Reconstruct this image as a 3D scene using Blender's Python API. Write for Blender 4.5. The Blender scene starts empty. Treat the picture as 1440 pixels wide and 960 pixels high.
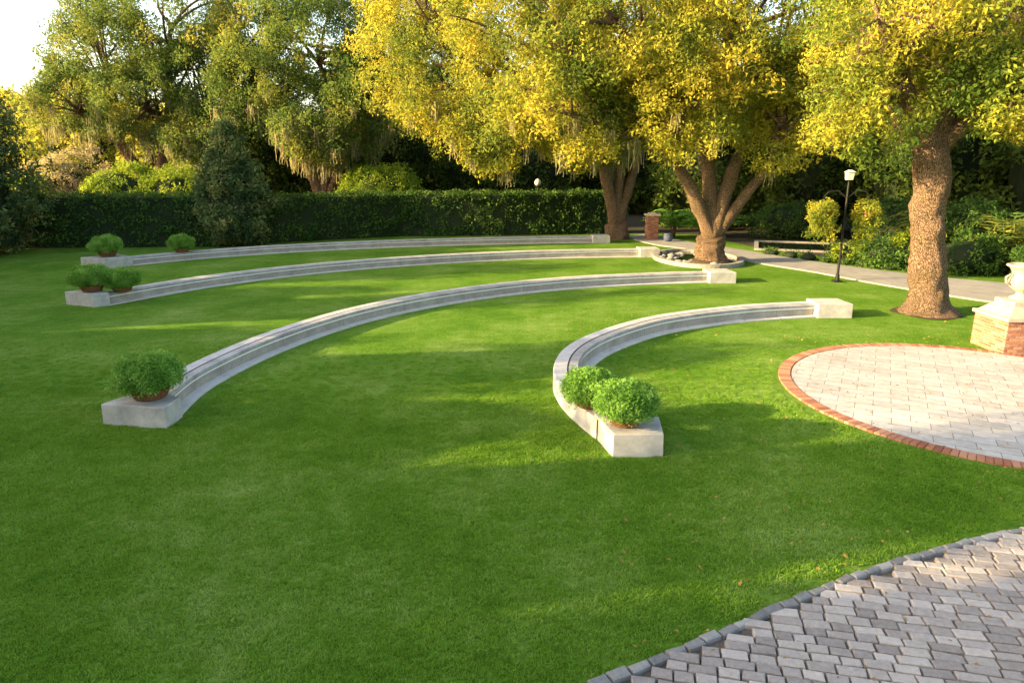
import bpy, math, random
import numpy as np
from mathutils import Vector, noise
rng=np.random.default_rng(7); random.seed(7)
D=bpy.data; C=bpy.context; SC=C.scene
R=math.radians
# ---------------------------------------------------------------- helpers
def link(o,parent=None):
    SC.collection.objects.link(o)
    if parent is not None: o.parent=parent
    return o
def empty(name,loc=(0,0,0)):
    o=D.objects.new(name,None); o.location=loc; o.empty_display_size=.2
    return link(o)
class MB:
    def __init__(s): s.v=[];s.f=[];s.m=[];s.n=0
    def add(s,verts,faces,mat=0):
        b=s.n; s.v.extend([tuple(map(float,q)) for q in verts]); s.n+=len(verts)
        s.f.extend([tuple(b+i for i in fc) for fc in faces]); s.m.extend([mat]*len(faces))
    def box(s,c,size,rot=0,mat=0,taper=1.0,bev=0.0,jit=0.0):
        hx,hy,hz=size[0]/2,size[1]/2,size[2]/2; cr,sr=math.cos(rot),math.sin(rot)
        J=[(random.uniform(-jit,jit),random.uniform(-jit,jit),random.uniform(-jit,jit)*.5) for _ in range(4)]
        def ring(ax,ay,z): 
            return [(c[0]+(x+j[0])*cr-(y+j[1])*sr,c[1]+(x+j[0])*sr+(y+j[1])*cr,c[2]+z+(j[2] if z>0 else 0)) for (x,y),j in zip(((-ax,-ay),(ax,-ay),(ax,ay),(-ax,ay)),J)]
        if bev>0:
            rs=[ring(hx,hy,-hz),ring(hx*taper,hy*taper,hz-bev),ring(hx*taper-bev,hy*taper-bev,hz)]
        else: rs=[ring(hx,hy,-hz),ring(hx*taper,hy*taper,hz)]
        s.loft(rs,mat)
    def loft(s,rs,mat=0,cap=True):
        n=len(rs[0]); v=[p for r in rs for p in r]; f=[]
        for k in range(len(rs)-1):
            for i in range(n):
                j=(i+1)%n; f.append((k*n+i,k*n+j,(k+1)*n+j,(k+1)*n+i))
        if cap:
            f.append(tuple(range(n))[::-1]); f.append(tuple((len(rs)-1)*n+i for i in range(n)))
        s.add(v,f,mat)
    def tube(s,pts,rad,seg=8,mat=0,wob=0.0):
        pts=[Vector(p) for p in pts]; rs=[]; up=Vector((0.13,0.97,0.2)).normalized()
        for k,p in enumerate(pts):
            t=(pts[min(k+1,len(pts)-1)]-pts[max(k-1,0)]).normalized()
            a=t.cross(up); 
            if a.length<1e-3: a=t.cross(Vector((1,0,0)))
            a.normalize(); b=t.cross(a).normalized(); ring=[]
            for i in range(seg):
                an=2*math.pi*i/seg; d=a*math.cos(an)+b*math.sin(an)
                r=rad[k]
                if wob: 
                    q=p+d*r; r*=1+wob*noise.noise(q*1.3)+wob*.5*noise.noise(q*3.7)
                    if seg>=20: r*=1+.10*noise.noise(Vector((d.x*5,d.y*5,p.z*.5)))+.06*noise.noise(Vector((d.x*11,d.y*11,p.z*1.2)))
                ring.append(p+d*r)
            rs.append(ring)
        s.loft(rs,mat)
    def lathe(s,c,prof,seg=24,mat=0):
        rs=[[(c[0]+r*math.cos(2*math.pi*i/seg),c[1]+r*math.sin(2*math.pi*i/seg),c[2]+z) for i in range(seg)] for r,z in prof]
        s.loft(rs,mat)
    def make(s,name,mats,parent=None,smooth=False,loc=None):
        me=D.meshes.new(name); me.from_pydata(s.v,[],s.f)
        for m in mats: me.materials.append(m)
        if len(mats)>1: me.polygons.foreach_set('material_index',s.m)
        if smooth: me.polygons.foreach_set('use_smooth',[True]*len(s.f))
        me.update(); o=D.objects.new(name,me); link(o,parent)
        return o
def quads_mesh(name,P):           # P: (n,4,3)
    n=len(P); me=D.meshes.new(name)
    me.vertices.add(n*4); me.vertices.foreach_set('co',np.asarray(P,dtype=np.float32).ravel())
    me.loops.add(n*4); me.loops.foreach_set('vertex_index',np.arange(n*4,dtype=np.int32))
    me.polygons.add(n); me.polygons.foreach_set('loop_start',np.arange(0,n*4,4,dtype=np.int32))
    me.update(calc_edges=True); return me
def unit(a): return a/np.maximum(np.linalg.norm(a,axis=-1,keepdims=True),1e-9)
def frames(nrm,ang=None):
    nrm=unit(nrm); h=np.where(np.abs(nrm[:,2:3])<.95,np.array([[0,0,1.]]),np.array([[1.,0,0]]))
    a=unit(np.cross(h,nrm)); b=np.cross(nrm,a)
    if ang is None: ang=rng.uniform(0,2*np.pi,len(nrm))
    ca,sa=np.cos(ang)[:,None],np.sin(ang)[:,None]
    return a*ca+b*sa, -a*sa+b*ca
NLEAF=0
def foliage(name,pts,nrm,size,cl,parent=None):
    """cl: list of (n,4,3) clump variants + material"""
    global NLEAF
    variants,mat=cl; pts=np.asarray(pts,float); size=np.asarray(size,float); nrm=unit(np.asarray(nrm,float))
    a,b=frames(nrm); which=rng.integers(0,len(variants),len(pts)); out=[];rn=[]
    crnd=rng.random(len(pts))
    for k,V in enumerate(variants):
        ix=np.where(which==k)[0]
        if len(ix)==0: continue
        B=np.stack([a[ix],b[ix],nrm[ix]],1)*size[ix][:,None,None]       # (m,3,3)
        Q=np.einsum('nvj,mjk->mnvk',V,B)+pts[ix][:,None,None,:]
        out.append(Q.reshape(-1,4,3)); rn.append(np.repeat(.68*crnd[ix],len(V))+.32*rng.random(len(ix)*len(V)))
    P=np.concatenate(out); rn=np.concatenate(rn); NLEAF+=len(P)
    me=quads_mesh(name,P); me.materials.append(mat)
    at=me.attributes.new('rnd','FLOAT','FACE'); at.data.foreach_set('value',rn.astype(np.float32))
    return link(D.objects.new(name,me),parent)
# ---------------------------------------------------------------- materials
class NT:
    def __init__(s,name):
        s.mat=D.materials.new(name); s.mat.use_nodes=True; s.t=s.mat.node_tree; s.t.nodes.clear()
        s.out=s.n('ShaderNodeOutputMaterial')
    def n(s,t,**k):
        nd=s.t.nodes.new(t)
        for a,b in k.items(): setattr(nd,a,b)
        return nd
    def l(s,a,b): s.t.links.new(a,b)
    def noise(s,scale,detail=4,rough=.6,coord=None,vecscale=None):
        nd=s.n('ShaderNodeTexNoise'); nd.inputs['Scale'].default_value=scale
        nd.inputs['Detail'].default_value=detail; nd.inputs['Roughness'].default_value=rough
        if coord is None:
            coord=s.n('ShaderNodeNewGeometry').outputs['Position']
        if vecscale:
            mp=s.n('ShaderNodeMapping'); mp.inputs['Scale'].default_value=vecscale
            s.l(coord,mp.inputs['Vector']); coord=mp.outputs[0]
        s.l(coord,nd.inputs['Vector']); return nd.outputs['Fac']
    def ramp(s,fac,stops):
        r=s.n('ShaderNodeValToRGB'); e=r.color_ramp.elements
        while len(e)<len(stops): e.new(.5)
        for i,(p,c) in enumerate(stops):
            e[i].position=p; e[i].color=(*c,1) if len(c)==3 else c
        s.l(fac,r.inputs[0]); return r.outputs[0]
    def mix(s,a,b,fac,mode='MIX'):
        m=s.n('ShaderNodeMix',data_type='RGBA',blend_type=mode)
        for i,x in ((6,a),(7,b)):
            if isinstance(x,tuple): m.inputs[i].default_value=(*x,1)
            else: s.l(x,m.inputs[i])
        if isinstance(fac,(int,float)): m.inputs[0].default_value=fac
        else: s.l(fac,m.inputs[0])
        return m.outputs[2]
    def math(s,op,a,b=None):
        m=s.n('ShaderNodeMath',operation=op)
        for i,x in ((0,a),(1,b)):
            if x is None: continue
            if isinstance(x,(int,float)): m.inputs[i].default_value=x
            else: s.l(x,m.inputs[i])
        return m.outputs[0]
    def principled(s,col,rough=.8,bump=None,bs=.3,bd=.02,spec=.3,emit=None):
        p=s.n('ShaderNodeBsdfPrincipled')
        if isinstance(col,tuple): p.inputs['Base Color'].default_value=(*col,1)
        else: s.l(col,p.inputs['Base Color'])
        p.inputs['Roughness'].default_value=rough; p.inputs['Specular IOR Level'].default_value=spec
        if bump is not None:
            b=s.n('ShaderNodeBump'); b.inputs['Strength'].default_value=bs; b.inputs['Distance'].default_value=bd
            s.l(bump,b.inputs['Height']); s.l(b.outputs[0],p.inputs['Normal'])
        s.l(p.outputs[0],s.out.inputs[0]); return s.mat
def simple(name,c1,c2,scale=3,rough=.8,bs=.3,bd=.01,spec=.3,vs=None,detail=6):
    t=NT(name); f=t.noise(scale,detail,.65,vecscale=vs)
    return t.principled(t.ramp(f,[(.3,c1),(.7,c2)]),rough,f,bs,bd,spec)
def leafmat(name,cols,trans=.4,nscale=.35):
    t=NT(name); at=t.n('ShaderNodeAttribute',attribute_name='rnd'); f=t.noise(nscale,1,.6)
    g=t.math('ADD',t.math('MULTIPLY',at.outputs['Fac'],.62),t.math('SUBTRACT',t.math('MULTIPLY',f,1.3),.45))
    n=len(cols); col=t.ramp(g,[(.1+.8*i/(n-1),c) for i,c in enumerate(cols)])
    p=t.n('ShaderNodeBsdfDiffuse'); t.l(col,p.inputs[0])
    tr=t.n('ShaderNodeBsdfTranslucent'); t.l(t.mix(col,(.9,.9,.25),.12,'MIX'),tr.inputs[0])
    mx=t.n('ShaderNodeMixShader'); mx.inputs[0].default_value=trans
    t.l(p.outputs[0],mx.inputs[1]); t.l(tr.outputs[0],mx.inputs[2]); t.l(mx.outputs[0],t.out.inputs[0])
    return t.mat
M={}
M['gold']=leafmat('golden_leaf',[(.075,.13,.025),(.21,.25,.04),(.45,.41,.05),(.63,.51,.07)],.43)
M['oakgreen']=leafmat('oak_leaf',[(.045,.095,.03),(.09,.16,.038),(.18,.24,.05),(.36,.33,.06)],.4)
M['rightgold']=leafmat('olive_gold_leaf',[(.06,.12,.022),(.16,.22,.038),(.35,.35,.045),(.56,.46,.06)],.4)
M['dark']=leafmat('dark_leaf',[(.03,.065,.015),(.07,.12,.025),(.15,.20,.035)],.3,.6)
M['hedge']=leafmat('hedge_leaf',[(.03,.07,.02),(.06,.13,.03),(.12,.2,.04)],.2,1.2)
M['magnolia']=leafmat('magnolia_leaf',[(.04,.08,.035),(.08,.13,.05),(.15,.20,.07),(.26,.24,.08)],.15,1.0)
M['box']=leafmat('boxwood_leaf',[(.09,.22,.03),(.18,.38,.06),(.33,.54,.12)],.33,3)
M['bright']=leafmat('bright_shrub_leaf',[(.10,.18,.02),(.22,.32,.03),(.38,.44,.04)],.4,.7)
M['pink']=leafmat('flowering_shrub_leaf',[(.2,.22,.06),(.42,.34,.16),(.6,.46,.34)],.4,.9)
M['moss']=leafmat('spanish_moss',[(.18,.18,.10),(.28,.26,.14),(.42,.35,.18)],.4,.9)
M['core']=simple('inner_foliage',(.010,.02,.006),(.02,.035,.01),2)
t=NT('oak_bark'); f1=t.noise(9,8,.8,vecscale=(2.6,2.6,.4)); f2=t.noise(1.5,4,.6)
vo=t.n('ShaderNodeTexVoronoi',feature='DISTANCE_TO_EDGE'); mp=t.n('ShaderNodeMapping'); mp.inputs['Scale'].default_value=(9,9,1.5)
t.l(t.n('ShaderNodeNewGeometry').outputs['Position'],mp.inputs[0]); wv=t.n('ShaderNodeVectorMath',operation='ADD'); t.l(mp.outputs[0],wv.inputs[0])
nz=t.n('ShaderNodeTexNoise'); nz.inputs['Scale'].default_value=4; t.l(nz.outputs['Color'],wv.inputs[1]); t.l(wv.outputs[0],vo.inputs['Vector'])
k=t.math('MULTIPLY',t.math('MINIMUM',t.math('MULTIPLY',vo.outputs[0],4.5),1.0),t.math('MULTIPLY',f1,1.3))
M['bark']=t.principled(t.mix(t.ramp(k,[(.03,(.06,.036,.024)),(.28,(.26,.16,.10)),(.62,(.48,.33,.23))]),t.ramp(f2,[(.4,(.70,.76,.65)),(.6,(1,1,1))]),.7,'MULTIPLY'),.9,k,.9,.07,.1)
# lawn colour shared by ground and blades
def lawncol(t):
    a=t.noise(.42,5,.65); b=t.noise(3.2,4,.65); c=t.noise(19,3,.7)
    f=t.math('ADD',t.math('MULTIPLY',a,.60),t.math('ADD',t.math('MULTIPLY',b,.28),t.math('MULTIPLY',c,.34)))
    return t.ramp(f,[(.44,(.075,.20,.014)),(.60,(.15,.30,.030)),(.72,(.25,.39,.08)),(.84,(.38,.49,.18))])
t=NT('turf_blade'); col=t.mix(lawncol(t),(1.24,1.19,1.25),1.0,'MULTIPLY')
p=t.n('ShaderNodeBsdfDiffuse'); t.l(col,p.inputs[0])
tr=t.n('ShaderNodeBsdfTranslucent'); t.l(t.mix(col,(.42,.44,.05),.35),tr.inputs[0]); mx=t.n('ShaderNodeMixShader'); mx.inputs[0].default_value=.38
t.l(p.outputs[0],mx.inputs[1]); t.l(tr.outputs[0],mx.inputs[2]); t.l(mx.outputs[0],t.out.inputs[0]); M['blade']=t.mat
t=NT('turf_ground'); g=t.noise(55,3,.7); g2=t.noise(14,4,.7)
M['lawn']=t.principled(t.mix(lawncol(t),t.ramp(t.math('ADD',t.math('MULTIPLY',g,.5),t.math('MULTIPLY',g2,.5)),[(.38,(.42,.46,.4)),(.62,(.92,.90,.85))]),.95,'MULTIPLY'),.95,g,.8,.03,.05)
M['soil']=simple('woodland_soil',(.02,.018,.01),(.06,.05,.025),1.5,.95,.6,.05)
M['mulch']=simple('mulch',(.03,.02,.012),(.10,.07,.045),14,.95,.8,.04)
M['path']=simple('concrete_path',(.24,.23,.22),(.36,.345,.33),1.4,.85,.15,.01)
def benchmat(name,c1,c2,joint,jc=(.16,.15,.14)):
    t=NT(name); uv=t.n('ShaderNodeUVMap').outputs[0]; sp=t.n('ShaderNodeSeparateXYZ'); t.l(uv,sp.inputs[0])
    f=t.noise(2.2,7,.7); g=t.noise(22,4,.6)
    col=t.ramp(t.math('ADD',t.math('MULTIPLY',f,.7),t.math('MULTIPLY',g,.3)),[(.35,c1),(.62,c2)])
    jt=t.math('LESS_THAN',t.math('FRACT',t.math('DIVIDE',sp.outputs[0],joint)),.005)
    col=t.mix(col,jc,jt)
    return t.principled(col,.8,g,.35,.006)
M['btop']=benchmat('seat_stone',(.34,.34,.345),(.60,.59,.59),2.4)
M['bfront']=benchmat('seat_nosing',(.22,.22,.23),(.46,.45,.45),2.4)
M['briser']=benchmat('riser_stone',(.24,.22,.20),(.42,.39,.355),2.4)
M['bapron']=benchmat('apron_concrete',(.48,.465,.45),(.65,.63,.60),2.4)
M['block']=simple('cast_block',(.32,.31,.305),(.56,.545,.52),3.5,.8,.35,.008,detail=8)
M['pondkerb']=simple('pond_kerb_stone',(.20,.19,.175),(.36,.345,.32),3.5,.8,.35,.008,detail=8)
M['led']=NT('pale_trim').principled((.88,.87,.86),.5)
M['basket']=simple('coco_basket',(.10,.045,.02),(.30,.14,.06),30,.95,1,.02)
M['metal']=NT('black_metal').principled((.015,.015,.015),.4)
M['globe']=NT('white_globe').principled((.7,.67,.62),.3)
def attrstone(name,c1,c2,c3,sc=18,k1=.5):
    t=NT(name); at=t.n('ShaderNodeAttribute',attribute_name='rnd'); f=t.noise(sc,6,.7)
    k=t.math('ADD',t.math('MULTIPLY',at.outputs['Fac'],k1),t.math('MULTIPLY',f,1-k1))
    return t.principled(t.ramp(k,[(.2,c1),(.5,c2),(.8,c3)]),.8,f,.9,.02,.3)
M['cobble']=attrstone('granite_cobble',(.22,.19,.175),(.39,.345,.315),(.58,.52,.47),k1=.4)
M['edgestone']=attrstone('edge_stone',(.14,.14,.145),(.26,.255,.25),(.40,.385,.37))
M['brick']=attrstone('red_brick',(.24,.09,.055),(.38,.17,.10),(.50,.28,.18),25)
M['joint']=simple('joint_sand',(.08,.065,.055),(.19,.16,.13),30,.95)
t=NT('travertine_paver')
mp=t.n('ShaderNodeMapping'); mp.inputs['Rotation'].default_value=(0,0,R(28)); t.l(t.n('ShaderNodeNewGeometry').outputs['Position'],mp.inputs[0])
bt=t.n('ShaderNodeTexBrick'); t.l(mp.outputs[0],bt.inputs['Vector'])
bt.inputs['Scale'].default_value=1; bt.inputs['Brick Width'].default_value=.6; bt.inputs['Row Height'].default_value=.3
bt.inputs['Mortar Size'].default_value=.006; bt.inputs['Mortar Smooth'].default_value=.3
bt.inputs['Color1'].default_value=(.45,.435,.42,1); bt.inputs['Color2'].default_value=(.57,.55,.53,1); bt.inputs['Mortar'].default_value=(.17,.145,.125,1)
f=t.noise(9,6,.65); f3=t.noise(1.1,4,.7); col=t.mix(bt.outputs[0],t.ramp(t.math('ADD',t.math('MULTIPLY',f,.5),t.math('MULTIPLY',f3,.5)),[(.38,(.6,.58,.56)),(.6,(1,1,1))]),.75,'MULTIPLY')
M['paver']=t.principled(col,.7,t.math('SUBTRACT',f,t.math('MULTIPLY',bt.outputs['Fac'],2.)),.4,.006)
M['stonecap']=simple('limestone',(.36,.29,.22),(.50,.42,.34),6,.8,.3,.01)
t=NT('pond_water'); M['water']=t.principled((.01,.016,.012),.06,t.noise(3,3,.5),.15,.01,.5)
# ---------------------------------------------------------------- leaf clump meshes
def leafquads(c,n,L,W,bend=0.0):
    a,b=frames(n); L=L[:,None];W=W[:,None]
    return np.stack([c-a*L*.5,c-b*W*.5+a*L*.05,c+a*L*.5-unit(n)*bend*L,c+b*W*.5+a*L*.05],1)
def clump(name,mat,n=70,rad=.55,leaf=.13,w=.42,flat=.6,up=.5):
    V=[]
    for _ in range(5):
        d=unit(rng.normal(size=(n,3)))*rng.uniform(.15,1,(n,1))**.6*rad; d[:,2]*=flat
        nr=unit(rng.normal(size=(n,3)))+np.array([0,0,up])+d/rad*.5
        L=leaf*rng.uniform(.6,1.35,n); V.append(leafquads(d,nr,L,L*w,.15))
    return (V,M[mat])
def strand(name):
    P=[]
    for k in range(18):
        x,y=rng.normal(0,.13,2); L=rng.uniform(.3,.9); w=rng.uniform(.012,.04); a=rng.uniform(0,math.pi)
        z=rng.uniform(-.1,.1)
        while L>0:
            s=min(L,.22); jx,jy=rng.normal(0,.035,2)
            P.append([(x-w*math.cos(a),y-w*math.sin(a),z),(x+w*math.cos(a),y+w*math.sin(a),z),(x+jx+w*.8*math.cos(a+.5),y+jy+w*.8*math.sin(a+.5),z-s),(x+jx-w*.8*math.cos(a+.5),y+jy-w*.8*math.sin(a+.5),z-s)])
            x+=jx;y+=jy;z-=s;L-=s;w*=.8
    return ([np.array(P)],M['moss'])
MOSS=strand('moss_strand')
# ---------------------------------------------------------------- crown points
def lobe_pts(lobes,dens,thr=-.12,fr=.45,inner=.5,zmin=None):
    P=[];N=[]
    for (cx,cy,cz,rx,ry,rz) in lobes:
        n=int(dens*4*math.pi*((rx*ry)**1.6/3+(rx*rz)**1.6/3+(ry*rz)**1.6/3)**(1/1.6))
        d=unit(rng.normal(size=(n,3))); r=inner+(1-inner)*rng.random(n)**.55
        for i in range(n):
            q=Vector((d[i][0]*rx,d[i][1]*ry,d[i][2]*rz)); c=Vector((cx,cy,cz))
            k=r[i]*(1+.36*noise.noise((c+q)*.42+Vector((3,1,7))))
            p=c+q*k
            if noise.noise(p*fr)+.35*noise.noise(p*fr*2.6)<thr: continue
            if zmin is not None and p.z<zmin: continue
            P.append(p); N.append(d[i]+np.array([0,0,.5]))
    return np.array([tuple(p) for p in P]),np.array(N)
def bez(a,b,c,n):
    return [(a*(1-t)**2+b*2*t*(1-t)+c*t*t) for t in [i/(n-1) for i in range(n)]]
def tree(name,base,stems,lobes,mesh,dens=2.4,size=(.8,1.3),thr=-.12,twigs=22,moss=0,trunk_r=.6,fork=(0,0,1.5),flare=1.5,zmin=None):
    e=empty(name); mb=MB(); base=Vector(base)
    tp=base+Vector(fork)
    n=36; pts=[base.lerp(tp,i/(n-1))+Vector((.05*math.sin(i*.3),.04*math.cos(i*.25),0)) for i in range(n)]
    mb.tube([base-Vector((0,0,.3))]+pts,[trunk_r*flare*1.15]+[trunk_r*(1+(flare-1)*math.exp(-(i/(n-1)*tp.z)*2.6)) for i in range(n)],40,0,.30)
    tops=[]
    for (top,r) in stems:
        top=Vector(top); mid=tp.lerp(top,.5)+Vector((random.uniform(-.15,.15),random.uniform(-.15,.15),.25))
        pts=bez(tp-Vector((0,0,.25)),mid,top,12); mb.tube(pts,[r*(1.12-.033*i) for i in range(12)],20,0,.22); tops.append((top,r*.72))
    P,N=lobe_pts(lobes,dens,thr,zmin=zmin)
    for L in lobes:
        c=Vector(L[:3]); t,r=min(tops,key=lambda q:(q[0]-c).length); 
        mid=t.lerp(c,.5)+Vector((random.uniform(-.5,.5),random.uniform(-.5,.5),.6))
        mb.tube(bez(t-(c-t)*.02,mid,c,9),[r*(1-.085*i) for i in range(9)],8,0,.1)
        dd=np.linalg.norm((P-np.array(c))/np.array(L[3:]),axis=1); idx=np.where(dd<1.15)[0]
        if len(idx)==0: continue
        for i in rng.choice(idx,min(twigs,len(idx)),replace=False):
            q=Vector(P[i]); s=t.lerp(c,random.uniform(.25,1)); m=s.lerp(q,.55)+Vector((random.uniform(-.6,.6),random.uniform(-.6,.6),random.uniform(0,.9)))
            mb.tube(bez(s,m,q,7),[.11*L[3]/5*(1-.13*j)+.012 for j in range(7)],5,0)
    mb.make('trunk_and_limbs',[M['bark']],e,True)
    foliage('crown',P,N+rng.normal(0,.5,P.shape),rng.uniform(*size,len(P)),mesh,e)
    if moss:
        low=P[np.argsort(P[:,2]+rng.normal(0,2.5,len(P)))[:int(len(P)*moss)]]
        foliage('hanging_moss',low-np.array([0,0,.2]),np.tile([[0,0,1.]],(len(low),1)),rng.uniform(.7,1.5,len(low)),MOSS,e)
    return e
def blob(mb,c,r,seed=0,mat=0,amp=.25,f=.5):
    nu,nv=16,10; rs=[]
    for j in range(nv):
        ph=-math.pi/2+.05+(math.pi-.1)*j/(nv-1); ring=[]
        for i in range(nu):
            a=2*math.pi*i/nu; d=Vector((math.cos(a)*math.cos(ph),math.sin(a)*math.cos(ph),math.sin(ph)))
            q=Vector((c[0]+d.x*r[0],c[1]+d.y*r[1],c[2]+d.z*r[2])); k=1+amp*noise.noise(q*f+Vector((seed,0,0)))
            ring.append((c[0]+d.x*r[0]*k,c[1]+d.y*r[1]*k,c[2]+d.z*r[2]*k))
        rs.append(ring)
    mb.loft(rs,mat)
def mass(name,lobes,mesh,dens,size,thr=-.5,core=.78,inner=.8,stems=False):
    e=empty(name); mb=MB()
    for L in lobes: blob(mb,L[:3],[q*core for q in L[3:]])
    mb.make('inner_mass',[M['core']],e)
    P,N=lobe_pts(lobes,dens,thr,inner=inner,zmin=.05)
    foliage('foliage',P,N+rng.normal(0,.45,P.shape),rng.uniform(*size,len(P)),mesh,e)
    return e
# ---------------------------------------------------------------- ground sheets
def sheet(name,poly,z,mat,parent=None):
    mb=MB(); mb.add([(x,y,z) for x,y in poly],[tuple(range(len(poly)))]); return mb.make(name,[mat],parent)
sheet('lawn_ground',[(-400,-300),(400,-300),(400,600),(-400,600)],0,M['lawn'])
sheet('woodland_floor',[(-400,37.6),(-16,38.6),(-6.8,43.6),(6.6,45.2),(12,44),(13.4,36),(19,28.5),(30,22.5),(400,10),(400,590),(-400,590)],.004,M['soil'])
def spline(pts,n=10):
    P=[Vector((*p,0)) if len(p)==2 else Vector(p) for p in pts]; out=[]
    for i in range(len(P)-1):
        p0,p1,p2,p3=P[max(i-1,0)],P[i],P[i+1],P[min(i+2,len(P)-1)]
        for k in range(n):
            t=k/n; out.append(.5*((2*p1)+(p2-p0)*t+(2*p0-5*p1+4*p2-p3)*t*t+(3*p1-p0-3*p2+p3)*t**3))
    out.append(P[-1]); return out
def resamp(P,n):
    d=[0]
    for a,b in zip(P,P[1:]): d.append(d[-1]+(b-a).length)
    out=[]
    for i in range(n):
        s=d[-1]*i/(n-1); j=min(max(np.searchsorted(d,s)-1,0),len(P)-2); out.append(P[j].lerp(P[j+1],(s-d[j])/max(d[j+1]-d[j],1e-6)))
    return out
pn=spline([(7.0,42.5),(7.91,38.3),(9.6,35.6),(11.04,31.2),(12.56,28.3),(13.95,24.9),(16.13,21.3),(19.5,18.4),(26,15)])
pf=spline([(8.9,44.5),(9.6,41),(11.9,36),(13.87,31.4),(16.3,27.6),(19.03,25.2),(22.8,23),(30,20.5)])
mb=MB(); n=60
A=resamp(pn,n);B=resamp(pf,n)
prof=[[(a.x,a.y,0),(a.x,a.y,.05),(b.x,b.y,.05),(b.x,b.y,0)] for a,b in zip(A,B)]
mb.loft(prof,0); mb.make('garden_path',[M['path']])
# ---------------------------------------------------------------- curved benches
BENCHLINES=[]
def bench(name,front):
    P=resamp(spline(front,14),max(40,int(len(front)*14)))
    N=[]
    for i in range(len(P)):
        t=(P[min(i+1,len(P)-1)]-P[max(i-1,0)]).normalized(); N.append(Vector((-t.y,t.x,0)))
    BENCHLINES.append(np.array([(p.x+nn.x*.36,p.y+nn.y*.36) for p,nn in zip(P,N)]))
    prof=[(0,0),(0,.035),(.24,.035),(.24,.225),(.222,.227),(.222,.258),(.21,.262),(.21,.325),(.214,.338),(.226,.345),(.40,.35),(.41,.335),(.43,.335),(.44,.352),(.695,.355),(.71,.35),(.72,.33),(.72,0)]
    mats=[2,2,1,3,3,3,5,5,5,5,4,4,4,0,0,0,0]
    v=[];f=[];mi=[];us=[];L=0;k=len(prof)
    for i,(p,nn) in enumerate(zip(P,N)):
        if i: L+=(P[i]-P[i-1]).length
        for (o,z) in prof: v.append((p.x+nn.x*o,p.y+nn.y*o,z+.006*noise.noise(Vector((p.x,p.y,0))*.8)*(z>.1))); us.append(L)
    for i in range(len(P)-1):
        for j in range(k-1):
            f.append((i*k+j,(i+1)*k+j,(i+1)*k+j+1,i*k+j+1)); mi.append(mats[j])
    f.append(tuple(range(k))); f.append(tuple((len(P)-1)*k+j for j in range(k))[::-1]); mi+=[1,1]
    me=D.meshes.new(name); me.from_pydata(v,[],f)
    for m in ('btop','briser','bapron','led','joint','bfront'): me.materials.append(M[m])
    me.polygons.foreach_set('material_index',mi); uv=me.uv_layers.new(name='UVMap')
    for lp in me.loops: uv.data[lp.index].uv=(us[lp.vertex_index],v[lp.vertex_index][2])
    me.update(); return link(D.objects.new(name,me)),P,N
b1f=[(2.07,10.70),(1.66,12.0),(1.56,13.3),(1.9,14.8),(2.78,16.25),(4.39,17.85),(6.8,19.1),(9.05,19.7)]
b2f=[(-5.95,11.5),(-6.06,13.3),(-5.5,16.0),(-4.3,18.75),(-2.6,21.0),(-.4,22.9),(2.1,24.3),(4.8,25.2),(7.6,25.75)]
b3f=[(-12.9,21.4),(-10.98,24.8),(-7.9,28),(-3.8,30.5),(1.0,32.3),(6.25,33.1)]
b4f=[(-16.9,30.2),(-14.35,32.8),(-10,35.5),(-4.66,37.5),(1.2,38.8),(4.6,39.2)]
for b in (b1f,b2f,b3f,b4f): bench('curved_stone_bench',b)
def block(poly,h=.42):
    cx=sum(p[0] for p in poly)/4; cy=sum(p[1] for p in poly)/4; mb=MB()
    def rg(k,z): return [(cx+(x-cx)*k,cy+(y-cy)*k,z) for x,y in poly]
    mb.loft([rg(1,0),rg(.985,h-.015),rg(.96,h)],0); mb.make('stone_end_block',[M['block']])
BLK=[[(1.56,9.78),(2.34,9.80),(2.42,10.55),(1.36,10.68)],
 [(-7.12,11.15),(-5.92,10.95),(-5.9,11.5),(-6.75,12.05)],
 [(-14.4,21.65),(-13.25,21.2),(-12.85,21.45),(-13.7,22.3)],
 [(-18.95,29.9),(-17.6,29.4),(-16.85,30.25),(-17.9,31.1)],
 [(9.0,19.62),(10.0,19.62),(9.95,20.55),(8.98,20.5)],
 [(7.5,25.6),(8.5,25.65),(8.4,26.6),(7.45,26.55)],
 [(6.2,33),(7.15,33.05),(7.1,33.95),(6.15,33.9)],
 [(4.6,39.1),(5.6,39.15),(5.55,40.1),(4.55,40.05)]]
for i,b in enumerate(BLK): block(b,.38 if i<2 else .42)
# ---------------------------------------------------------------- planters
BOXC=clump('boxwood_clump','box',60,.15,.042,.5,.9,.6)
def planter(x,y,z,r,name='potted_boxwood'):
    e=empty(name); mb=MB(); mb.lathe((x,y,z),[(r*.42,0),(r*.52,r*.05),(r*.62,r*.28),(r*.66,r*.35),(r*.6,r*.38)],20,0)
    mb.make('basket',[M['basket']],e)
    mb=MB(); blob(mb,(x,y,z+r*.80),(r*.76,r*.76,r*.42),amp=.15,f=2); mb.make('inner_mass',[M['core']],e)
    n=int(560*r*r/.25)
    d=unit(rng.normal(size=(n,3))); d[:,2]=np.where(d[:,2]<-.5,-d[:,2],d[:,2])
    P=[]
    for q in d:
        k=rng.uniform(.82,1.0)*(1+.32*noise.noise(Vector(q)*2.6+Vector((x,y,z))))
        P.append((x+q[0]*r*k,y+q[1]*r*k,z+r*.80+q[2]*r*.58*k))
    foliage('foliage',P,d+np.array([0,0,.3]),rng.uniform(.75,1.2,n),BOXC,e)
planter(1.80,10.22,.38,.45); planter(1.33,11.12,.35,.42)
planter(-6.42,11.5,.38,.52)
planter(-13.55,21.75,.42,.56); planter(-12.75,22.05,.35,.5)
planter(-17.95,30.3,.42,.6); planter(-15.6,32.3,.35,.52)
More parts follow.
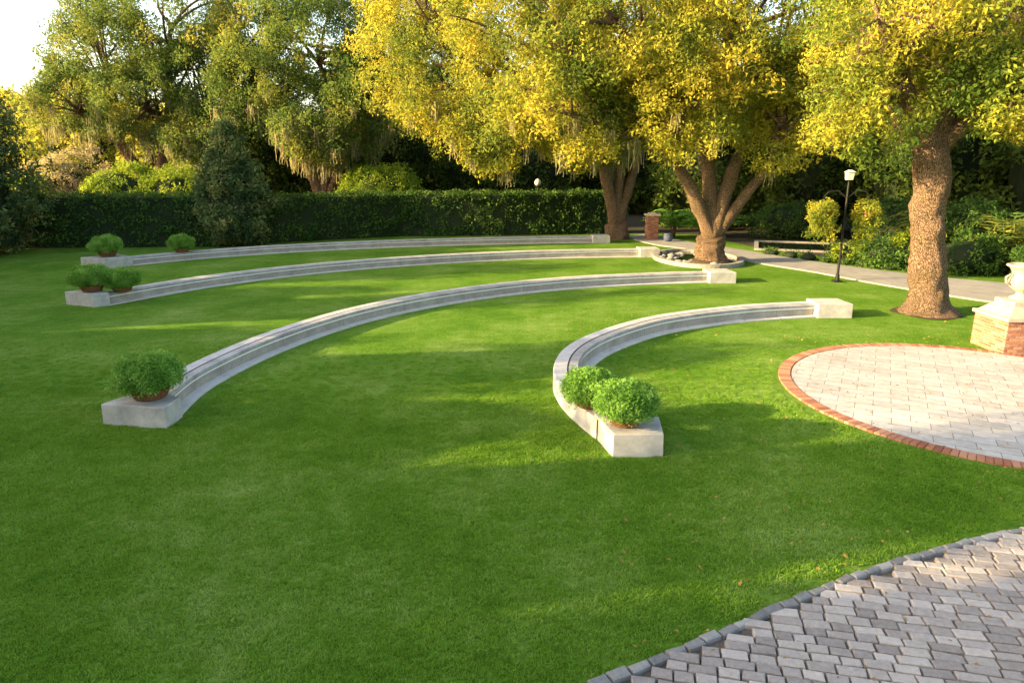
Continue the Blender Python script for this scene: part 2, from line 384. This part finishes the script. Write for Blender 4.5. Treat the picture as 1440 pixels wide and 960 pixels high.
# ---------------------------------------------------------------- paver circle with brick border
cx,cy,cr=9.35,12.75,3.85
mb=MB(); mb.lathe((cx,cy,0),[(cr-.02,0),(cr-.02,.015)],96,0); mb.make('patio_base',[M['joint']])
mb=MB(); mb.lathe((cx,cy,0),[(cr-.27,.016),(cr-.27,.034)],96,0); mb.make('paver_patio',[M['paver']])
def setrnd(o,vals,per):
    a=o.data.attributes.new('rnd','FLOAT','POINT'); a.data.foreach_set('value',np.repeat(vals,per))
mb=MB(); nb=210; 
for i in range(nb):
    a=2*math.pi*i/nb; mb.box((cx+(cr-.13)*math.cos(a),cy+(cr-.13)*math.sin(a),.022+random.uniform(-.003,.003)),(.24,.103,.04),a,0,bev=.006)
o=mb.make('brick_border',[M['brick']]); setrnd(o,rng.random(nb),12)
# ---------------------------------------------------------------- cobbles
edge=spline([(-.9,4.25),(.69,5.03),(1.16,5.25),(1.92,5.66),(2.79,6.13),(3.76,6.63),(4.81,7.08),(6.36,7.61),(9,8.1),(12,8.2),(16,7.6)],12)
ea=np.array([(p.x,p.y) for p in edge])
def cob_in(x,y,m=0): return y<np.interp(x,ea[:,0],ea[:,1])-m
sheet('cobble_bedding',[(p.x,p.y) for p in edge][::-1]+[(-.9,-2),(16,-2)],.004,M['joint'])
mb=MB(); cnt=0; rot=R(-12); v=-8.
while v<12:
    w=random.uniform(.115,.145); u=-6+random.uniform(0,.3)
    while u<20:
        l=random.uniform(.17,.30); X=(u+l/2)*math.cos(rot)-(v)*math.sin(rot); Y=(u+l/2)*math.sin(rot)+v*math.cos(rot)
        if -.6<X<13 and Y>1.2 and cob_in(X,Y,.15):
            mb.box((X,Y,.025+random.uniform(-.006,.006)),(l-.012,w-.012,.06),rot+random.uniform(-.04,.04),0,.96,bev=.010,jit=.007); cnt+=1
        u+=l
    v+=w
o=mb.make('cobblestone_paving',[M['cobble']]); setrnd(o,rng.random(cnt),12)
mb=MB(); E=resamp(edge,84); 
for a,b in zip(E,E[1:]):
    m=(a+b)/2; t=(b-a); nn=Vector((t.y,-t.x,0)).normalized()
    mb.box((m.x+nn.x*.05,m.y+nn.y*.05,.03+random.uniform(-.008,.008)),(t.length*.93,.10+random.uniform(-.02,.02),.07),math.atan2(t.y,t.x)+random.uniform(-.08,.08),0,.93,bev=.014,jit=.012)
o=mb.make('cobble_edging',[M['edgestone']]); setrnd(o,rng.random(len(E)-1),12)
# ---------------------------------------------------------------- brick pier with urn
e=empty('brick_pier_with_urn'); mb=MB(); cnt=0; px,py=12.25,16.2; W=1.2
nrow=12; bh=.81/nrow
for r in range(nrow):
    z=bh*(r+.5)
    for side in range(4):
        nbk=5
        L=(W-.1)/nbk
        for k in range(nbk):
            s=-W/2+.0+(k+.5)*L+(.1 if r%2 else 0)
            dx,dy=[(s,-W/2+.05),(W/2-.05,s),(-s,W/2-.05),(-W/2+.05,-s)][side]
            mb.box((px+dx,py+dy,z),(L-.012,.1,bh-.012),side*math.pi/2,0); cnt+=1
o=mb.make('bricks',[M['brick']],e); setrnd(o,rng.random(cnt),8)
mb=MB(); mb.box((px,py,.4),(W-.02,W-.02,.8)); mb.make('mortar',[M['path']],e)
mb=MB(); mb.box((px,py,.85),(W+.1,W+.1,.08),bev=.01); mb.box((px,py,1.0),(W-.05,W-.05,.22),taper=.62); mb.box((px,py,1.17),(.7,.7,.12),bev=.015); mb.make('cap',[M['stonecap']],e)
mb=MB(); mb.lathe((px,py,1.23),[(.22,0),(.22,.05),(.12,.1),(.09,.17),(.13,.21),(.26,.3),(.30,.42),(.28,.5),(.24,.56),(.25,.66),(.31,.76),(.38,.80),(.38,.83),(.34,.85),(.28,.78),(.2,.7)],32)
for sx in (-1,1):
    mb.tube([(px+sx*.27,py,1.23+.36),(px+sx*.4,py,1.23+.42),(px+sx*.42,py,1.23+.54),(px+sx*.30,py,1.23+.62)],[.03,.03,.028,.025],8)
mb.make('urn',[M['stonecap']],e,True)
# ---------------------------------------------------------------- tree ring, brick pillar, pond
mb=MB(); rs=[]; 
for i in range(64):
    a=2*math.pi*i/64; ca,sa=math.cos(a),math.sin(a); c0=(8.75,32.2)
    rs.append([(c0[0]+ca*(1.9+o),c0[1]+sa*(2.8+o),z) for o,z in ((-.12,0),(-.12,.18),(.12,.18),(.12,0))])
rs.append(rs[0]); mb.loft(rs,0,False); o=mb.make('tree_ring_kerb',[M['pondkerb']])
sheet('tree_ring_water',[(8.75+1.82*math.cos(a),32.2+2.72*math.sin(a)) for a in np.linspace(0,2*math.pi,48,endpoint=False)],.06,M['water'])
mb=MB(); mb.lathe((9.0,30.9,0),[(1.0,.0),(.98,.14),(.7,.2),(.3,.22)],28); mb.make('root_mound',[M['mulch']],None,True)
mb=MB()
for i in range(46):
    a=random.uniform(0,6.283); r=random.uniform(.55,1.0); x=8.75+1.75*r*math.cos(a); y=32.2+2.6*r*math.sin(a); s_=random.uniform(.08,.22)
    blob(mb,(x,y,.07),(s_,s_*random.uniform(.6,1),s_*.6),seed=i,amp=.5,f=4)
mb.make('pond_rocks',[M['pondkerb']])
sheet('trunk_mulch',[(12.62+.95*math.cos(a)*(1+.1*math.sin(5*a)),20.3+.9*math.sin(a)*(1+.12*math.sin(3*a+1))) for a in np.linspace(0,2*math.pi,40,endpoint=False)],.02,M['mulch'])
e=empty('brick_gate_pillar'); mb=MB(); cnt=0
for r in range(17):
    for side in range(4):
        for k in range(3):
            s=-.34+(k+.5)*.2+(.05 if r%2 else 0); dx,dy=[(s,-.29),(.29,s),(-s,.29),(-.29,-s)][side]
            mb.box((8.3+dx,41+dy,.04+r*.083),(.19,.1,.073),side*math.pi/2); cnt+=1
o=mb.make('bricks',[M['brick']],e); setrnd(o,rng.random(cnt),8)
mb=MB(); mb.box((8.3,41,.7),(.62,.62,1.4)); mb.make('mortar',[M['path']],e)
mb=MB(); mb.box((8.3,41,1.47),(.86,.86,.1),bev=.02); mb.box((8.3,41,1.56),(.6,.6,.08),taper=.6); mb.make('cap',[M['stonecap']],e)
mb=MB(); mb.lathe((9.0,39.6,.05),[(.16,0),(.24,.1),(.27,.28),(.22,.42),(.25,.46),(.2,.44)],20); mb.make('glazed_pot',[NT('blue_glaze').principled((.08,.10,.16),.25)],smooth=True)
PC=[(12.7,35.9),(17.3,34.3),(18.9,38.3),(14.1,39.9)]; e=empty('garden_pond'); mb=MB()
pcx=sum(p[0] for p in PC)/4; pcy=sum(p[1] for p in PC)/4
def pr(k,z): return [(pcx+(x-pcx)*k,pcy+(y-pcy)*k,z) for x,y in PC]
o4=pr(1,0);o3=pr(1,.10);i3=pr(.91,.10);i4=pr(.91,.02)
mb.add(o4+o3+i3+i4,[(k*4+i,k*4+(i+1)%4,(k+1)*4+(i+1)%4,(k+1)*4+i) for k in range(3) for i in range(4)]); mb.make('kerb',[M['pondkerb']],e)
mb=MB(); mb.add(pr(.915,.05),[(0,1,2,3)]); mb.make('water',[M['water']],e)
# ---------------------------------------------------------------- hanging basket pole
e=empty('hanging_basket_pole'); mb=MB(); X,Y=12.5,26.0
mb.tube([(X,Y,0),(X,Y,.25),(X,Y,.3),(X,Y,3.75)],[.09,.08,.05,.04],10); mb.box((X,Y,.03),(.3,.3,.06))
for s in(-1,1):
    mb.tube([(X,Y,3.15),(X+s*.35,Y,3.42),(X+s*.7,Y,3.38),(X+s*.85,Y,3.2)],[.028]*4,6); mb.tube([(X+s*.85,Y,3.22),(X+s*.85,Y,2.75)],[.012,.012],5)
mb.make('post',[M['metal']],e)
mb=MB(); mb.box((X,Y,3.95),(.2,.2,.28),taper=1.25); mb.box((X,Y,4.13),(.32,.32,.08),taper=.3); mb.make('lantern',[M['globe']],e)
BC=clump('basket_plant_clump','rightgold',50,.22,.09,.45,.9,.4)
for s in(-1,1):
    mb=MB(); mb.lathe((X+s*.85,Y,2.35),[(.05,0),(.2,.1),(.3,.3)],16); mb.make('basket',[M['basket']],e)
    d=unit(rng.normal(size=(130,3))); kk=rng.uniform(.5,1.35,(130,1)); P=np.array([X+s*.85,Y,2.62])+d*np.array([.42,.42,.36])*kk
    P[:,2]-=np.where(rng.random(130)<.4,rng.uniform(.1,.8,130),0); foliage('basket_foliage',P,d,rng.uniform(.6,1.2,130),BC,e)
e=empty('street_lamp'); mb=MB(); mb.tube([(1.65,44.9,0),(1.65,44.9,.5),(1.65,44.9,2.95)],[.1,.06,.045],10); mb.lathe((1.65,44.9,2.93),[(.05,0),(.14,.05),(.14,.09)],16); mb.make('post',[M['metal']],e)
mb=MB(); mb.lathe((1.65,44.9,3.03),[(.10,0),(.19,.10),(.21,.2),(.16,.33),(.07,.4),(.02,.43)],20); mb.make('globe',[M['globe']],e,True)
# ---------------------------------------------------------------- turf blades
def blades(nb):
    c=np.column_stack([rng.uniform(-.13,.13,(nb,2)),np.zeros(nb)]); a=rng.uniform(0,2*np.pi,nb); w=rng.uniform(.003,.007,nb); h=rng.uniform(.014,.036,nb)
    side=np.column_stack([np.cos(a),np.sin(a),np.zeros(nb)])*w[:,None]; le=np.column_stack([rng.normal(0,.018,(nb,2)),h])
    return np.stack([c-side,c+side,c+le*.65+side*.7+np.array([0,0,.002]),c+le],1)
TP=([blades(290) for _ in range(6)],M['blade'])
st=.25; gx,gy=np.meshgrid(np.arange(-15,13,st),np.arange(3.2,18,st)); gx=gx.ravel();gy=gy.ravel()
k=(np.abs(gx)<.79*gy+.6); gx=gx[k]+rng.uniform(-.03,.03,k.sum());gy=gy[k]+rng.uniform(-.03,.03,k.sum())
ok=np.ones(len(gx),bool)
for bl in BENCHLINES:
    dmin=np.full(len(gx),1e9)
    for q in bl: dmin=np.minimum(dmin,(gx-q[0])**2+(gy-q[1])**2)
    ok&=dmin>.46**2
ok&=(gx-cx)**2+(gy-cy)**2>(cr+.12)**2
ok&=~((gx>-1)&(gy<np.interp(gx,ea[:,0],ea[:,1])+.11))
for b in BLK:
    bx=sum(p[0] for p in b)/4;by=sum(p[1] for p in b)/4; ok&=(gx-bx)**2+(gy-by)**2>.5**2
gx=gx[ok];gy=gy[ok]
sz=rng.uniform(.9,1.15,len(gx))*np.clip((18.5-gy)/7.5,.12,1)
foliage('turf_grass',np.column_stack([gx+rng.uniform(-.1,.1,len(gx))*(sz<.8),gy+rng.uniform(-.1,.1,len(gx))*(sz<.8),np.full(len(gx),.002)]),np.tile([[0,0,1.]],(len(gx),1)),sz,TP)
# fallen leaves
n=1000; fx=rng.uniform(1.0,13,n);fy=rng.uniform(4.0,21,n); q=leafquads(np.column_stack([fx,fy,np.full(n,.062)]),np.column_stack([rng.normal(0,.25,(n,2)),np.ones(n)]),rng.uniform(.03,.075,n),rng.uniform(.02,.04,n),.3)
me=quads_mesh('fallen_leaves',q); me.materials.append(simple('dry_leaf',(.18,.08,.02),(.45,.28,.08),3)); link(D.objects.new('fallen_leaves',me))
# ---------------------------------------------------------------- hedges
HC=clump('hedge_clump','hedge',40,.32,.14,.5,.8,.3)
def hedge(line,h,w,name='clipped_hedge'):
    e=empty(name); P=resamp([Vector((*p,0)) for p in line],max(8,int(len(line)*20))); mb=MB(); rs=[]; pts=[];nr=[]
    for i,p in enumerate(P):
        t=(P[min(i+1,len(P)-1)]-P[max(i-1,0)]).normalized(); nn=Vector((t.y,-t.x,0))
        a=p+nn*(w/2-.12); b=p-nn*(w/2-.12); rs.append([(a.x,a.y,0),(a.x,a.y,h-.12),(b.x,b.y,h-.12),(b.x,b.y,0)])
        if i==len(P)-1: break
        L=(P[i+1]-p).length
        for k in range(int(L*(h*8))):
            q=p.lerp(P[i+1],random.random()); z=random.uniform(.05,h); 
            q=q+nn*(w/2-.08+.22*noise.noise(Vector((q.x,q.y,z))*.9)); pts.append((q.x,q.y,z)); nr.append((nn.x,nn.y,.3))
        for k in range(int(L*w*8)):
            q=p.lerp(P[i+1],random.random())+nn*random.uniform(-w/2,w/2); pts.append((q.x,q.y,h-.06+.15*noise.noise(q*.8))); nr.append((0,0,1))
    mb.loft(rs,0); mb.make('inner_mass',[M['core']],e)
    foliage('foliage',pts,np.array(nr)+rng.normal(0,.3,(len(pts),3)),rng.uniform(.75,1.25,len(pts)),HC,e)
hedge([(-33,37),(-26,37.4),(-15.5,38.3)],2.75,1.6)
hedge([(-15.2,39.2),(-7,43.6),(-1,44.0),(7.2,45.4)],2.6,1.4)
# ---------------------------------------------------------------- magnolia cones
MC=clump('magnolia_clump','magnolia',34,.34,.19,.42,.9,.3)
def cone(name,x,y,h,r,dens=26):
    e=empty(name); n=int(dens*math.pi*r*h*.6); pts=[];nr=[]
    mb=MB(); mb.lathe((x,y,0),[(.12,0),(.12,.2),(r*.72,.5),(r*.75,h*.25),(r*.5,h*.55),(r*.22,h*.8),(.05,h*.95)],14); mb.make('inner_mass',[M['core']],e)
    for i in range(n*2):
        t=random.random(); 
        if random.random()>1-.8*t: continue
        a=random.uniform(0,6.283); rr=r*min(1,(.65+t*2.2))*(1-t**2.0)*random.uniform(.70,1.12)+.08
        k=1+.7*noise.noise(Vector((math.cos(a)*2,math.sin(a)*2,t*h*.8+x)))
        pts.append((x+rr*k*math.cos(a),y+rr*k*math.sin(a),.25+t*(h-.2))); nr.append((math.cos(a),math.sin(a),.6))
    foliage('foliage',pts,np.array(nr)+rng.normal(0,.3,(len(pts),3)),rng.uniform(.75,1.3,len(pts)),MC,e)
cone('magnolia_tree',-15.4,38.2,6.6,1.85); cone('magnolia_tree',-26.9,33.6,13,3.0,20)
# ---------------------------------------------------------------- trees
GC=clump('gold_leaf_clump','gold',75,.6,.16,.42,.6,.4)
RC=clump('olive_leaf_clump','rightgold',75,.5,.13,.42,.6,.4)
OC=clump('oak_leaf_clump','oakgreen',65,.7,.19,.45,.6,.4)
DC=clump('dark_leaf_clump','dark',50,.8,.26,.45,.7,.3)
tree('oak_tree',(9.0,30.9,0),[((7.0,30.5,4.6),.3),((8.6,31.6,5.4),.36),((10.2,31.2,5.2),.33),((11.3,30.6,4.4),.24)],
 [(9.2,30.5,10.5,5.2,4.8,4.8),(4.2,29.5,10,4.4,4,4.3),(.4,30,9.2,3.6,3.5,3.8),(12.8,30,9,3.4,3.4,3.6),(6.5,28.5,6.8,3,2.6,2.3),(11,28.8,6.2,2.2,2.2,1.8),(2,28.5,6.4,2.4,2.2,2.0)],GC,3.0,(.65,1.25),-.15,16,.01,.58,(0,0,1.25),1.35)
tree('oak_tree',(6.3,41.6,0),[((5.0,41.5,5.5),.36),((6.6,42,6),.36),((7.6,41.4,5.6),.3)],
 [(1,40,10.5,5,4.6,5),(-4.2,39,9.6,3.8,4,4.6),(6.5,42,11.5,5,5,5),(-1.5,38,6.3,3.2,2.6,2.4),(4,39,6.2,3,2.6,2.2),(-5.4,39.5,13,3.2,3.5,3.5)],GC,2.4,(.8,1.4),-.17,14,.02,.6,(0,0,.9),1.3)
tree('oak_tree',(12.62,20.33,0),[((10.9,20.0,6.2),.32),((12.3,20.6,6.6),.36),((13.6,20.1,5.9),.26)],
 [(12.3,20.2,9.2,4,3.8,3.4),(9.6,19.6,8.2,2.5,2.6,2.3),(15.6,20,8.0,3.3,3,2.8),(18.5,20.5,8,3,3,3),(13.5,18.8,6.4,2.4,1.9,1.5),(16.3,18.8,5.7,2.4,2,1.6),(10.0,20,6.0,2.0,1.6,1.4)],RC,4.4,(.6,1.15),-.15,18,0,.47,(-.62,0,4.9),1.7)
tree('live_oak_tree',(-13.5,50,0),[((-15,49.5,6),.45),((-12.5,50,6.5),.45),((-11.2,49,5.5),.3)],
 [(-13,49,12,5.2,5,4.8),(-17,49,9.5,3.8,4,3.6),(-9.5,48,9,3.8,3.8,3.4),(-12.5,47,6.5,3.2,3,2.2),(-6.5,48,12,4,4,4)],OC,2.3,(.8,1.35),-.12,16,.09,.7,(0,0,1.6),1.4)
tree('live_oak_tree',(-27,53,0),[((-29,52.5,6),.45),((-25.5,53,7),.45),((-23.5,52,5.5),.3)],
 [(-24,52,14,5.2,5,5),(-29,52,12.0,4.0,4.2,3.4),(-20.8,51,10.5,3.6,3.6,3.8),(-26,50,8.5,4,3.6,2.8),(-31,50.5,8.4,2.8,3,2.2),(-21,49,6,3,2.6,2),(-18,52,15,4,4,3.5)],OC,2.3,(.8,1.35),-.1,18,.12,.7,(0,0,1.6),1.4)
# off to the left: unseen trees added to shade the lawn, gaps for sun
SL=[]
for x,y,h,rr in ((-14,-14,11,4.4),(-15.5,-7.5,11,4.4),(-18,-1.8,11,3.8),(-20.8,3.0,9.6,2.2),(-21.8,6.4,7.2,2.3),(-23.3,9.6,9.0,1.7),(-25,13.0,6.3,2.2),(-26.5,16.6,9.6,1.8),(-28,19.4,6.8,1.6),(-29.8,22.9,9.8,2.4),(-32.5,27.4,10.0,2.6)):
    SL.append((x,y,h*.5,2.6,rr,h*.5)); SL.append((x-2,y+1.5,h*.34,2,2,h*.34))
mass('added_shade_trees',SL,OC,1.0,(.8,1.3),-.6,.86)
# ---------------------------------------------------------------- backdrop masses
mass('background_trees',[(-44,66,5,7,6,5.6),(-36,62,4.5,6,5,5.5),(-52,72,5.5,7,6,6.2),(-62,80,6,9,7,7),(-27,60,4,6,5,5)],clump('far_gold_clump','gold',50,.9,.28,.5,.7,.4),1.3,(1,1.6),-.3)
mass('woodland_backdrop',[(x,60+4*math.sin(x),4.5+1.5*math.sin(x*1.7),6,4,6) for x in range(-22,40,6)]+[(30,44,6,6,6,9),(24,40,5,4,4,7),(20,46,6,5,4,8),(14,50,6,4,4,8),(34,34,6,6,6,9),(27,33,4,4,4,6),(38,26,6,6,6,9)],DC,1.7,(.8,1.5),-.3,.74)
mass('bright_shrubs',[(-24,43,2.6,2.4,2,1.8),(-20.5,43,2.2,2.4,2,2.0),(-17.8,44,2.6,2,2,1.6),(-9,47,2.5,2.5,2,2),(-30,44,2.4,2,2,1.5)],clump('shrub_clump','bright',60,.4,.13,.5,.8,.4),4.5,(.8,1.4),-.5,.66)
mass('flowering_shrub',[(-28.2,45,3.3,2.4,2,2),(-31.5,47,3,2,2,1.6)],clump('flower_clump','pink',60,.4,.12,.6,.8,.4),4.5,(.8,1.3),-.5,.66)
mass('path_side_shrubs',[(16.6,30,.5,1.3,1.2,.7),(18.6,28,.7,1.6,1,.9),(21,26.5,.7,1.7,1,.9),(24,25,.8,2,1,1),(27,23.6,.8,2,1,1),(19.8,30,1.3,1.8,1.3,1.5),(23.5,28.5,1.4,2,1.4,1.7),(19.6,35.5,1.2,1.4,1.6,1.5),(27,27,1.4,2,1.6,1.8),(17,41.5,1,2.5,1,1.3)],clump('border_clump','hedge',50,.3,.13,.4,.8,.5),6,(.8,1.3),-.5)
mass('golden_path_shrub',[(15.4,31.4,.4,.8,.9,.5),(17.7,29.6,.8,1.0,.9,.9),(22.4,26.4,.9,1.2,.8,.9)],clump('border_clump_b','bright',50,.28,.12,.4,.8,.5),7,(.8,1.3),-.5)
mass('path_border_plants',[(12.9+i*.55,34.0-i*.82-.2*math.sin(i),.12,.42,.5,.22) for i in range(8)],clump('border_clump_c','hedge',40,.2,.09,.4,.8,.5),9,(.8,1.2),-.5)
def frond_plant(name,x,y,z0,h,r,n,mat,leaf=.5,trunk=0):
    e=empty(name); Q=[]
    if trunk:
        mb=MB(); mb.tube([(x,y,0),(x+.1,y,z0*.5),(x,y,z0+.1)],[trunk*1.2,trunk,trunk*.9],10,0,.1); mb.make('trunk',[M['bark']],e)
    for i in range(n):
        a=random.uniform(0,6.283); up=random.uniform(.15,1.1); L=r*random.uniform(.8,1.15)
        d=Vector((math.cos(a),math.sin(a),0)); s=Vector((-d.y,d.x,0)); prev=Vector((x,y,z0)); K=12
        for k in range(1,K+1):
            t=k/K; p=Vector((x,y,z0))+d*(L*t*math.cos(up*(1-t*.5)))+Vector((0,0,h*math.sin(up)*t*(1.6-t*1.15)))
            ll=leaf*math.sin(math.pi*min(1,.15+t*.8)); ax=(p-prev).normalized()
            for sg in(-1,1):
                tip=p+s*sg*ll*.8+ax*ll*.55-Vector((0,0,ll*.35)); wv=ax*.035+Vector((0,0,.01))
                Q.append([p-wv,p+wv,(p+tip)/2+wv*1.1,tip])
            Q.append([prev-s*.015,prev+s*.015,p+s*.012,p-s*.012]); prev=p
    me=quads_mesh('fronds',np.array([[tuple(v) for v in q] for q in Q])); me.materials.append(mat)
    at=me.attributes.new('rnd','FLOAT','FACE'); at.data.foreach_set('value',rng.random(len(Q)).astype(np.float32)); link(D.objects.new('fronds',me),e)
for q in ((9.9,42.6),(11.4,41.6),(12.6,43)): frond_plant('sago_palm',q[0],q[1],.7,2.0,1.9,46,M['box'],.45,.16)
frond_plant('palm_tree',-35.5,46,9.6,1.6,2.4,44,M['bright'],.8,.22)
for q in ((18.6,30.6),(20.6,28.6),(22.6,28),(24.6,27.2),(20.5,32)): frond_plant('areca_palm',q[0],q[1],.3,4.4,2.3,56,M['oakgreen'],.55)
# ---------------------------------------------------------------- light, sky, camera
el=R(16); d=Vector((.96,.22,0)).normalized()
sd=Vector((d.x*math.cos(el),d.y*math.cos(el),-math.sin(el)))
sun=D.lights.new('sun','SUN'); sun.energy=18; sun.angle=R(.5); sun.color=(1,.73,.34)
so=D.objects.new('sun',sun); so.rotation_euler=sd.to_track_quat('-Z','Y').to_euler(); link(so)
w=D.worlds.new('World'); SC.world=w; w.use_nodes=True; nt=w.node_tree; bg=nt.nodes['Background']
sk=nt.nodes.new('ShaderNodeTexSky'); sk.sky_type='NISHITA'; sk.sun_disc=False; sk.sun_elevation=el
sk.sun_rotation=math.atan2(-d.x,-d.y); sk.dust_density=2.5; sk.air_density=1.0; sk.altitude=10
mx=nt.nodes.new('ShaderNodeMix'); mx.data_type='RGBA'; mx.blend_type='MULTIPLY'; mx.inputs[0].default_value=1; mx.inputs[7].default_value=(1.10,1.0,.88,1)
nt.links.new(sk.outputs[0],mx.inputs[6]); nt.links.new(mx.outputs[2],bg.inputs[0]); bg.inputs[1].default_value=.58
cam=D.cameras.new('camera'); cam.lens=24; cam.sensor_width=36; cam.clip_end=2000; cam.clip_start=.1
co=D.objects.new('camera',cam); co.location=(0,0,4.4); co.rotation_euler=(math.pi/2-math.atan(250/960),0,0); link(co); SC.camera=co
SC.view_settings.view_transform='Standard'; SC.view_settings.look='None'
